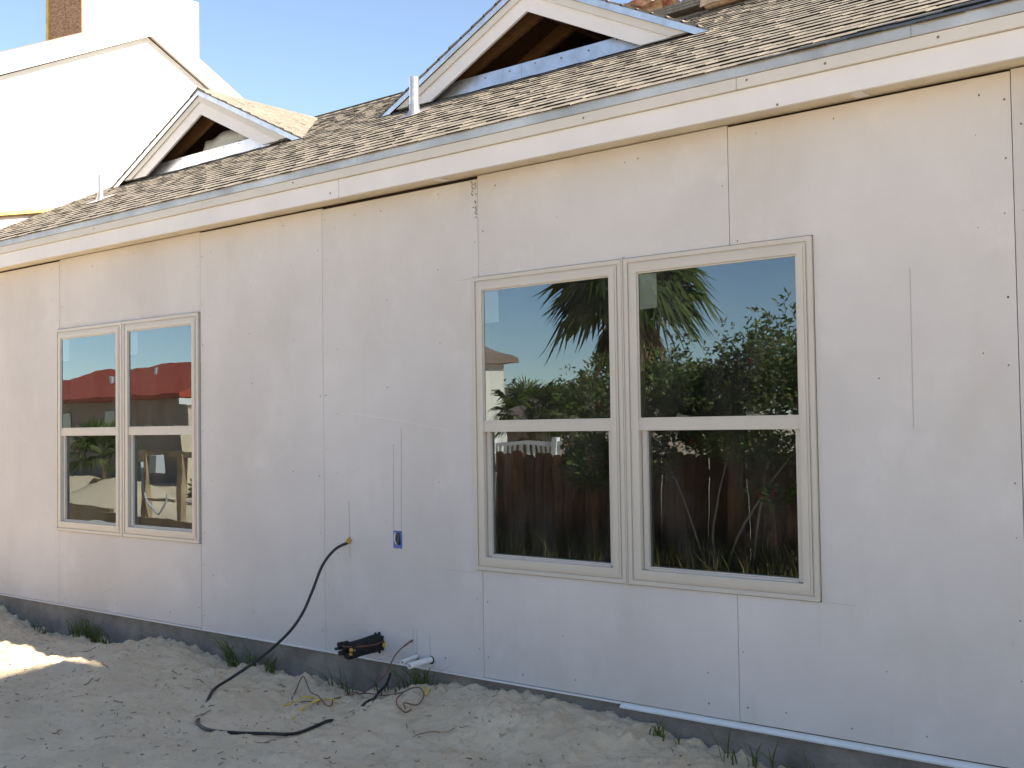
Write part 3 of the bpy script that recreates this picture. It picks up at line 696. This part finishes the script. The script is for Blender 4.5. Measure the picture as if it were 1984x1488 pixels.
# brown control wire: hangs from the wall, then lies tangled on the soil
wr = empty('control_wire', (-4.431, 0, .132), 'thin brown wire hanging from the wall and tangled on the soil', 'wire')
P = [(-4.431,.01,.134),(-4.451,-.04,.111),(-4.483,-.08,.063),(-4.501,-.11,.005),(-4.515,-.145,-.05),(-4.56,-.19,-.10)]
P += [gr(-4.62,-.21,.03), gr(-4.68,-.20,.012), gr(-4.72,-.25,.008), gr(-4.71,-.34,.008), gr(-4.705,-.45,.008), gr(-4.75,-.50,.008), gr(-4.85,-.47,.008), gr(-4.96,-.41,.008), gr(-5.05,-.31,.02), gr(-5.14,-.20,.05), gr(-5.12,-.19,.06), gr(-4.90,-.33,.03), gr(-4.73,-.42,.02), gr(-4.56,-.51,.02), gr(-4.53,-.50,.02), gr(-4.56,-.47,.02)]
part(MB().tube(smoothpath(P, 8), .0034, 7), 'wire_run', MT['copper'], wr, smooth=True)
P = [gr(-4.72,-.24,.01), gr(-4.66,-.16,.03), gr(-4.52,-.21,.03), gr(-4.44,-.22,.02), gr(-4.34,-.19,.02), gr(-4.27,-.17,.02), gr(-4.18,-.20,.02), gr(-4.09,-.27,.02), gr(-4.05,-.36,.02), gr(-4.10,-.40,.02), gr(-4.06,-.43,.02)]
part(MB().tube(smoothpath(P, 8), .0034, 7), 'wire_run', MT['copper'], wr, smooth=True)
P = [gr(-4.32,-.19,.015), gr(-4.25,-.27,.02), gr(-4.20,-.35,.02), gr(-4.12,-.43,.012), gr(-4.04,-.455,.012), gr(-4.03,-.42,.012)]
part(MB().tube(smoothpath(P, 8), .0034, 7), 'wire_run', MT['copper'], wr, smooth=True)
part(MB().tube([(-4.431,.006,.134),(-4.441,-.02,.124),(-4.455,-.045,.104)], .0062, 8, r1=.0045), 'wire_sleeve', MT['lumber'], wr, smooth=True)
# black cable stub
P = [(-4.548,-.06,-.05),(-4.53,-.11,-.10), gr(-4.535,-.16,.02), gr(-4.49,-.24,.014), gr(-4.43,-.34,.01), gr(-4.38,-.43,.0), gr(-4.36,-.46,-.02)]
o = MB().tube(smoothpath(P, 8), .0075, 9).build('cable_stub', MT['black'], smooth=True); tag(o, 'short black cable stub running from the foundation into the soil under the pipes', 'cable')
# yellow tape strips
def strip(pts, wd, label):
    P = smoothpath(pts, 6); V = []
    for i, p in enumerate(P):
        t = (P[min(i+1, len(P)-1)]-P[max(0, i-1)]); t.z = 0; t.normalize(); n_ = Vector((-t.y, t.x, .35*math.sin(i*.6)))*wd*(.35+.65*math.sin(math.pi*(i+.6)/(len(P)+.2)))
        V += [p-n_, p+n_]
    q = MB().add(V, [(2*i, 2*i+1, 2*i+3, 2*i+2) for i in range(len(P)-1)]); o = q.build('yellow_strip', MT['yellow'])
    s = o.modifiers.new('thick', 'SOLIDIFY'); s.thickness = .002; tag(o, label, 'tape', 'yellow strips on the soil')
strip([gr(-4.83,-.58,.006), gr(-4.87,-.47,.012), gr(-4.86,-.41,.014), gr(-4.80,-.34,.012)], .008, 'short straight yellow plastic strip on the soil, farther of the crossed pair')
strip([gr(-4.60,-.70,.006), gr(-4.68,-.56,.014), gr(-4.70,-.47,.016), gr(-4.67,-.42,.018), gr(-4.60,-.44,.016), gr(-4.55,-.47,.014), gr(-4.53,-.51,.008)], .008, 'long curved yellow plastic strip on the soil under the brown wire')
strip([gr(-4.25,-.10,.012), gr(-4.17,-.16,.014), gr(-4.115,-.23,.008)], .007, 'smallest yellow plastic strip at the right end of the wire tangle')

# ------------------------------------------------------------------ grass tufts against the slab
def blades(n, cx_, cy_, sx, sy, h0, h1, wd, lean, zf, rs):
    q = MB()
    for _ in range(n):
        x = cx_+rs.gauss(0, sx); y = cy_+rs.gauss(0, sy); h = rs.uniform(h0, h1); a = rs.uniform(0, 6.283); l = rs.uniform(.1, lean)*h
        dx, dy = math.cos(a), math.sin(a); px, py = -dy*wd*.5, dx*wd*.5; z0 = zf(x, y)-.01; V = []
        if y+dy*l > -.01: dy = -abs(dy)
        if y > -.012: y = -.012
        for t, ww in ((0, 1), (.4, .9), (.75, .6), (1, .05)):
            bx, by, bz = x+dx*l*t*t, min(y+dy*l*t*t, -.006), z0+h*(t-.35*lean*t*t*rs.uniform(.6, 1))
            V += [(bx-px*ww, by-py*ww, bz), (bx+px*ww, by+py*ww, bz)]
        q.add(V, [(0,1,3,2),(2,3,5,4),(4,5,7,6)])
    return q
TUFT = [(-7.78,-.05,34,.10,.20,'leafy green grass tuft against the foundation below the left window'), (-7.50,-.07,44,.11,.22,'widest green grass tuft against the foundation below the left window'),
        (-5.93,-.05,30,.06,.24,'grass tuft against the foundation where the black cable crosses it'), (-5.60,-.05,22,.08,.20,'wispy grass tuft against the foundation right of the black cable'),
        (-5.00,-.06,8,.07,.15,'few loose grass blades below the black pipe bundle'), (-4.62,-.04,14,.07,.14,'thin grass below the hanging brown wire'),
        (-4.36,-.04,34,.10,.17,'dark grass tuft below the white plastic pipes'), (-2.36,-.06,16,.09,.17,'sparse weed by the bottom edge under the white weep strip'),
        (-2.75,-.08,10,.07,.10,'low weed by the soil edge under the start of the white weep strip'), (-8.35,-.05,8,.12,.12,'dry grass wisps at the left end of the foundation'),
        (-2.05,-.07,26,.07,.16,'leafy weed at the bottom right under the wall')]
rs = random.Random(11)
for x, y, n, s_, h, lab in TUFT:
    t_ = empty('grass_tuft', (x, y, zg(x, y)), lab, 'grass', 'grass tufts along the foundation')
    for _b in range(max(4, n//3)):
        part(blades(4, x+rs.gauss(0, s_), y+rs.gauss(0, .012), .012, .008, h*.5, h*1.35, .0075, 1.1, zg, rs), 'blade', MT['grass'], t_)
# loose soil crumbs and dead twigs
q = MB(); ico = bmesh.new(); bmesh.ops.create_icosphere(ico, subdivisions=1, radius=1); IV = [v.co.copy() for v in ico.verts]; IF = [tuple(v.index for v in f.verts) for f in ico.faces]; ico.free()
for _ in range(5200):
    x = rs.uniform(-9.6, -1.8); y = -abs(rs.gauss(0, .55))-.02 if rs.random() < .6 else rs.uniform(-2.2, -.02)
    if fbm(x*2.3, y*2.3, 3, 77) < rs.uniform(-.12, .05): continue
    r = min(.012, .002+rs.expovariate(1/.0022)); z = zg(x, y)+r*.1
    q.add([(x+v.x*r*rs.uniform(.7, 1.25), min(y+v.y*r*rs.uniform(.7, 1.25), .01), z+v.z*r*rs.uniform(.55, .9)) for v in IV], IF)
o = q.build('soil_clods', MT['clod']); tag(o, 'loose crumbs of dry sandy soil scattered over the ground', 'soil', kind='stuff')
q = MB()
for _ in range(520):
    x = rs.uniform(-8.5, -2.2); y = rs.uniform(-2.1, -.15); a = rs.uniform(0, 6.28); l = rs.uniform(.006, .035) if rs.random() < .92 else rs.uniform(.06, .14); P = []
    for t in range(5):
        a += rs.uniform(-.45, .45); x += math.cos(a)*l/4; y = min(y+math.sin(a)*l/4, -.05); P.append((x, y, zg(x, y)+.003+rs.uniform(0, .003)))
    q.tube(P, rs.uniform(.0011, .0026), 4)
o = q.build('dead_twigs', MT['twig']); tag(o, 'dry brown twigs and roots scattered over the sandy soil', 'twigs', kind='stuff')

# ------------------------------------------------------------------ the yard that the glass mirrors
# wooden fence
FY = -5.75
fen = empty('wooden_fence', (-6, FY, -.2), 'dark weathered wooden picket fence mirrored in the right window', 'fence')
bw = .142
def board_mesh():
    b = MB(); h = 1.27
    b.prism([(-bw/2+.002,0,0),(bw/2-.002,0,0),(bw/2-.002,0,h-.03),(bw/2-.03,0,h),(-bw/2+.03,0,h),(-bw/2+.002,0,h-.03)], (0, -.017, 0)); me = b.mesh('board'); fix(me); me.materials.append(MT['fence']); return me
BM = board_mesh(); x = -10.6
while x < -.5:
    o = bpy.data.objects.new('board', BM); scene.collection.objects.link(o); o.parent = fen
    o.location = (x+6, random.uniform(-.006, .006), random.uniform(-.10, -.05)); o.rotation_euler = (0, random.uniform(-.008, .008), 0); x += bw+random.uniform(0, .004)
for z in (.05, .75): part(MB().box(-10.65, -.5, FY-.06, FY-.022, z, z+.085), 'rail', MT['fence'], fen)
for x in (-10.6, -8.2, -5.8, -3.4, -1.0): part(MB().box(x, x+.09, FY-.15, FY-.061, -.6, 1.0), 'post', MT['fence'], fen)
# round posts standing in front of the fence
for x, r, h, lab in ((-7.12,.055,1.2,'thick brown wooden pole before the fence, left of the pair mirrored in the right window'), (-6.85,.05,1.25,'slimmer brown wooden pole before the fence, mirrored beside the thicker one'), (-5.45,.085,1.3,'broad brown trunk mirrored in the right hand pane')):
    o = MB().tube([(x,-5.45,-.4),(x+.01,-5.45,.8),(x+.03,-5.46,h)], r, 12, r1=r*.8).build('wooden_pole', MT['fencepost'], smooth=True); tag(o, lab, 'pole', 'poles before the fence')
# tall grass along the fence
q = blades(5200, -6.4, -5.3, 2.2, .22, .12, .52, .009, .9, zg, rs); o = q.build('tall_grass', MT['grass_dry']); tag(o, 'tall unmown grass along the foot of the wooden fence', 'grass', kind='stuff')

def leafcloud(blobs, n, size, rs, flat=.5):
    """leaf-sized faces spread through a set of ellipsoids (cx,cy,cz,rx,ry,rz)"""
    q = MB(); wts = [b[3]*b[4]*b[5] for b in blobs]
    for _ in range(n):
        b = rs.choices(blobs, wts)[0]
        while True:
            u = Vector((rs.uniform(-1,1), rs.uniform(-1,1), rs.uniform(-1,1)))
            if .2 < u.length < 1: break
        u = u.normalized()*(u.length**.5)
        c = Vector((b[0]+u.x*b[3], b[1]+u.y*b[4], b[2]+u.z*b[5]))
        d = Vector((rs.gauss(0,1)+u.x, rs.gauss(0,1)+u.y, rs.gauss(0,.7)+.5)).normalized(); s = d.orthogonal().normalized(); s.rotate(Matrix.Rotation(rs.uniform(0, 6.28), 3, d))
        l = size*rs.uniform(.6, 1.4); w_ = l*.17
        q.add([c-s*w_, c+d*l*.5-s*w_*1.1, c+d*l, c+d*l*.5+s*w_*1.1, c+s*w_][:4], [(0,1,2,3)])
    return q
# bottlebrush shrub
rs = random.Random(23)
sh = empty('bottlebrush_shrub', (-5.6, -5.2, -.2), 'big dark green shrub with red flowers mirrored in the right window', 'shrub')
BL = []
for _ in range(80):
    x = rs.uniform(-7.3, -3.5); top = 1.75+.35*(x+7.3)/3.6
    BL.append((x, -5.25+rs.uniform(-.35, .35), rs.uniform(.85, top), rs.uniform(.16, .34), rs.uniform(.16, .3), rs.uniform(.14, .3)))
for x, z in ((-6.3,1.95),(-5.9,2.05),(-5.35,2.1),(-5.0,2.2),(-4.65,2.25),(-4.3,2.3),(-4.5,2.05),(-5.6,1.85),(-7.2,1.75),(-7.45,1.6),(-6.8,1.85)): BL.append((x, -5.25+rs.uniform(-.2,.2), z, .09, .09, .2))
for x, z in ((-5.0,.72),(-4.8,.6),(-4.5,.75),(-6.9,.78),(-4.2,.7)): BL.append((x, -5.05, z, .16, .14, .14))
part(leafcloud(BL, 36000, .06, rs), 'foliage', MT['leaf'], sh)
q = MB()
for _ in range(46):
    b = rs.choice(BL); c = Vector((b[0]+rs.uniform(-1,1)*b[3], b[1]+rs.uniform(.2,1)*b[4], b[2]+rs.uniform(-1,1)*b[5]))
    for _k in range(34):
        d = Vector((rs.gauss(0,1), rs.gauss(0,1), rs.gauss(0,1))).normalized(); o_ = c+Vector((0,0,rs.uniform(-.035,.035))); s = d.orthogonal().normalized()*.004
        q.add([o_-s, o_+s, o_+d*.028], [(0,1,2)])
part(q, 'red_flowers', MT['flower'], sh)
for x0, x1 in ((-5.6,-6.3),(-5.6,-5.4),(-5.5,-4.6),(-5.2,-4.9),(-4.4,-4.2),(-4.3,-3.9)):
    part(MB().tube(smoothpath([(x0,-5.25,-.35),(x0*.7+x1*.3,-5.22,.35),(x1,-5.28,1.2)]), .016, 7, r1=.006), 'stem', MT['stem'], sh, smooth=True)

def fanfrond(q, base, d, pet, rad, rs, nseg=22, droop=.25):
    d = d.normalized(); side = d.cross(Vector((0,0,1)));
    if side.length < .1: side = Vector((1,0,0))
    side.normalize(); nrm = side.cross(d).normalized(); c = base+d*pet-Vector((0,0,pet*droop*.25))
    q.add([base-side*.012, base+side*.012, c+side*.007, c-side*.007], [(0,1,2,3)])
    for i in range(nseg):
        a = -1.75+3.5*i/(nseg-1); r = rad*(1-.25*abs(a)/1.75)*rs.uniform(.85, 1.05)
        e = d*math.cos(a)+side*math.sin(a); s = (nrm*math.sin(.6)+(side*math.cos(a)-d*math.sin(a))*math.cos(.6))*rad*.042
        m1 = c+e*r*.55+nrm*.03*rad*(1 if i % 2 else -1); tip = c+e*r-Vector((0,0,r*droop*rs.uniform(.6,1.4)))
        q.add([c, m1-s, tip, m1+s], [(0,1,2,3)])
def palm(name, loc, h, crown, n, rad, label, rs, dry=8, tr=.13, elev=(-.5, 1.25)):
    p = empty(name, loc, label, 'palm tree'); b = Vector(loc)
    top = b+Vector((0,0,h))
    q = MB(); pts = [b+Vector((.03*math.sin(t*2), 0, h*t)) for t in [i/14 for i in range(15)]]; q.tube(pts, tr, 12, r1=tr*.85)
    for i in range(int(h/.09)):
        z = i*.09; a = i*2.4; q.add([b+Vector((tr*.85*math.cos(a-.5), tr*.85*math.sin(a-.5), z)), b+Vector((tr*.85*math.cos(a+.5), tr*.85*math.sin(a+.5), z)), b+Vector((tr*1.35*math.cos(a), tr*1.35*math.sin(a), z+.13))], [(0,1,2)])
    part(q, 'trunk', MT['trunk'], p)
    q = MB(); qd = MB()
    for i in range(n):
        a = i*2.39996+rs.uniform(-.2,.2); el = elev[0]+(elev[1]-elev[0])*((i+.5)/n)**.9
        fanfrond(q, top, Vector((math.cos(a)*math.cos(el), math.sin(a)*math.cos(el), math.sin(el))), crown*rs.uniform(.8,1.1), rad*rs.uniform(.85,1.1), rs, droop=.45-.25*max(el,0))
    for i in range(dry):
        a = rs.uniform(0, 6.28); fanfrond(qd, top-Vector((0,0,.1)), Vector((math.cos(a)*.5, math.sin(a)*.5, -.85)), crown*.8, rad*.8, rs, droop=.5)
    part(q, 'crown', MT['frond'], p)
    if dry: part(qd, 'dry_skirt', MT['frond_dry'], p)
rs = random.Random(31)
palm('fan_palm', (-10.3,-11.0,-.45), 3.95, .72, 70, .92, 'fan palm rising behind the shrub, mirrored in the right window', rs, 16, .17)
palm('fan_palm', (-19.2,-6.85,.25), .55, .42, 26, .52, 'low young fan palm beside the sand heap, mirrored in the left window', rs, 3, .08, (-.25, 1.3))
palm('fan_palm', (-14.9,-14.0,-.45), 1.95, .5, 22, .55, 'small fan palm beyond the fence, mirrored at the left edge of the right window', rs, 3, .09)
palm('slim_palm', (-14.5,-14.3,-.45), 2.0, .4, 18, .45, 'slim thin trunked palm beyond the fence, mirrored in the right window', rs, 0, .035)
palm('slim_palm', (-13.9,-13.9,-.45), 1.95, .4, 18, .45, 'second slim palm beyond the fence, nearer the shrub in the mirror image', rs, 0, .04)
# far tree line
for i, (x, y, z, r) in enumerate(((-38,-40,2.2,2.6),(-35,-42,2.3,2.4),(-41,-39,2.0,2.4),(-32,-43,2.6,2.7),(-29.5,-44,2.7,2.0),(-26,-45,2.8,2.4),(-44,-37,1.8,2.5),(-22,-46,2.8,2.6))):
    nm = ['first','second','third','fourth','fifth','sixth','seventh','eighth'][i]
    t = empty('far_tree', (x, y, -.5), f'{nm} of the reddish brown trees in the far tree line behind the fence', 'tree', 'far tree line')
    bl = [(x+rs.uniform(-1,1)*r*.6, y+rs.uniform(-1,1)*r*.4, z+rs.uniform(-.5,.5)*r*.6, r*.45, r*.45, r*.4) for _ in range(7)]
    part(leafcloud(bl, 900, .34, rs), 'crown', MT['leaf_far'], t); part(MB().tube([(x,y,-.6),(x,y,z)], .18, 7, r1=.1), 'trunk', MT['trunk'], t)
# distant houses
def houseblock(name, c, ax, L_, D_, z0, ze, zr_, wall, roofm, label, hip=.5, over=.45):
    h = empty(name, (c[0], c[1], z0), label, 'house'); u = Vector((math.cos(ax), math.sin(ax), 0)); v = Vector((-u.y, u.x, 0)); C_ = Vector((c[0], c[1], 0))
    cor = [C_+u*(sx*L_/2)+v*(sy*D_/2) for sx, sy in ((-1,-1),(1,-1),(1,1),(-1,1))]
    part(MB().prism([p+Vector((0,0,z0)) for p in cor], (0,0,ze-z0)), 'wall', wall, h)
    eo = [C_+u*(sx*(L_/2+over))+v*(sy*(D_/2+over))+Vector((0,0,ze-.08)) for sx, sy in ((-1,-1),(1,-1),(1,1),(-1,1))]
    ra, rb = C_-u*(L_/2-D_*hip)+Vector((0,0,zr_)), C_+u*(L_/2-D_*hip)+Vector((0,0,zr_))
    q = MB().add(eo+[p+Vector((0,0,.14)) for p in eo]+[ra, rb], [(3,2,1,0),(0,1,5,4),(1,2,6,5),(2,3,7,6),(3,0,4,7),(4,5,9,8),(5,6,9),(6,7,8,9),(7,4,8)]); part(q, 'roof', roofm, h)
    return h, u, v, C_
h, u, v, C_ = houseblock('red_roofed_house', (-41.5,-22.6), math.atan2(3.2,14.4), 24, 7.6, -.6, 2.35, 3.95, MT['tanwall'], MT['redroof'], 'low house with red roof mirrored in the left window')
for t in (-5, 0, 5.2):
    a = C_+u*t+v*3.82; q = MB().prism([a+Vector((0,0,.7)), a+u*1.2+Vector((0,0,.7)), a+u*1.2+Vector((0,0,1.9)), a+Vector((0,0,1.9))], v*.03); part(q, 'window', MT['darkglass'], h)
for t, s_ in ((3.4,1.6),(1.2,2.2),(6.5,1.2)):
    a = C_+u*t+v*s_+Vector((0,0,3.95-.42*s_-.2)); part(MB().tube([a, a+Vector((0,0,.55))], .07, 10), 'roof_vent', MT['galv2'], h)
bt = empty('beige_gatehouse', (-27.2,-16,-.5), 'sunlit beige block with white cornice mirrored in the left window', 'building')
q = MB().obox((-27.9,-14.4,-.5), (2.6,-1.9,0), (-1.2,-1.6,0), (0,0,2.45)); part(q, 'wall', MT['beige'], bt); q = MB().obox((-28.0,-14.2,1.96), (2.9,-2.1,0), (-1.4,-1.85,0), (0,0,.2)); part(q, 'cornice', MT['white'], bt)
part(MB().obox((-27.35,-14.78,1.4), (.2,-.146,0), (.05,.07,0), (0,0,.24)), 'wall_lamp', MT['gap'], bt)
houseblock('brown_roofed_house', (-30,-31), .15, 18, 11, -.6, 1.4, 2.75, MT['tanwall'], MT['brownroof'], 'house with broad brown hip roof beyond the fence, mirrored in the right window')
h, u, v, C_ = houseblock('white_house', (-20.95,-16.75), .3, 4.2, 3.0, -.6, 2.9, 3.7, MT['sidingw'], MT['brownroof'], 'white sided house mirrored at the left edge of the right window', hip=.3, over=.25)
a = C_+u*.7+v*1.51; part(MB().prism([a+Vector((0,0,.9)), a+u*.5+Vector((0,0,.9)), a+u*.5+Vector((0,0,1.7)), a+Vector((0,0,1.7))], v*.03), 'window', MT['darkglass'], h)
# white railing beyond the fence
rl = empty('white_railing', (-12,-9.2,-.4), 'white picket railing just above the fence, mirrored in the right window', 'railing')
for z in (.56, 1.0): part(MB().box(-14.2, -9.3, -9.23, -9.17, z, z+.06), 'rail', MT['white'], rl)
BP = MB().box(-.018, .018, -.015, .015, 0, .44); bp = BP.mesh('baluster'); fix(bp); bp.materials.append(MT['white'])
x = -14.15
while x < -9.3:
    o = bpy.data.objects.new('baluster', bp); scene.collection.objects.link(o); o.parent = rl; o.location = (x+12, 0, .97); x += .105
for x in (-14.2, -12.98, -11.76, -10.54, -9.32): part(MB().box(x-.045, x+.045, -9.245, -9.155, -.5, 1.12), 'post', MT['white'], rl)
# timber frame with hose and meter box
tf = empty('timber_frame', (-13.2,-4.6,-.2), 'rough timber post and beam frame mirrored in the left window', 'frame')
for x, y in ((-14.55,-4.75),(-13.66,-4.75)): part(MB().box(x-.045, x+.045, y-.045, y+.045, -.4, .97), 'post', MT['timber'], tf)
part(MB().box(-15.1, -12.6, -4.78, -4.72, .92, 1.0), 'beam', MT['timber'], tf)
part(MB().box(-14.5, -13.7, -4.70, -4.675, .30, .34), 'brace', MT['timber'], tf)
o = MB().obox((-14.2,-4.68,.70), (.24,.03,0), (0,.12,0), (0,0,.25)).build('meter_box', MT['greybox'], bevel=.01); tag(o, 'small grey metal box hung on the timber beam mirrored in the left window', 'box')
o = MB().tube(smoothpath([(-14.45,-4.62,.85),(-14.4,-4.6,.55),(-14.25,-4.6,.25),(-14.02,-4.6,.12),(-13.88,-4.6,.25),(-13.80,-4.6,.42)]), .014, 8).build('garden_hose', MT['greybox'], smooth=True); tag(o, 'grey hose hanging in a loop from the timber frame', 'hose')
for k_, (a, b, lab) in enumerate((((-15.1,-4.35),(-12.3,-4.05),'long weathered plank on edge before the timber frame'), ((-18.2,-5.25),(-15.4,-4.75),'sunlit plank edging the sand heap'), ((-14.6,-3.95),(-11.9,-3.7),'pale plank lying nearest the house in the mirror image'))):
    A, B_ = Vector((*a, zg(*a)-.02)), Vector((*b, zg(*b)-.02)); d = B_-A; n_ = Vector((-d.y, d.x, 0)).normalized()
    o = MB().obox(A, d, n_*(.04 if k_ < 2 else .2), (0,0,.30 if k_ < 2 else .24)).build('plank', MT['timber'] if k_ < 2 else MT['sidingw']); tag(o, lab, 'plank', 'planks in the yard')
o = leafcloud([(-16.2,-7.4,.25,.8,.5,.4),(-14.8,-7.2,.2,.7,.5,.4),(-13.6,-6.6,.1,.4,.4,.35)], 2600, .12, rs).build('low_bush', MT['leaf']); tag(o, 'low green bush behind the timber frame', 'bush')
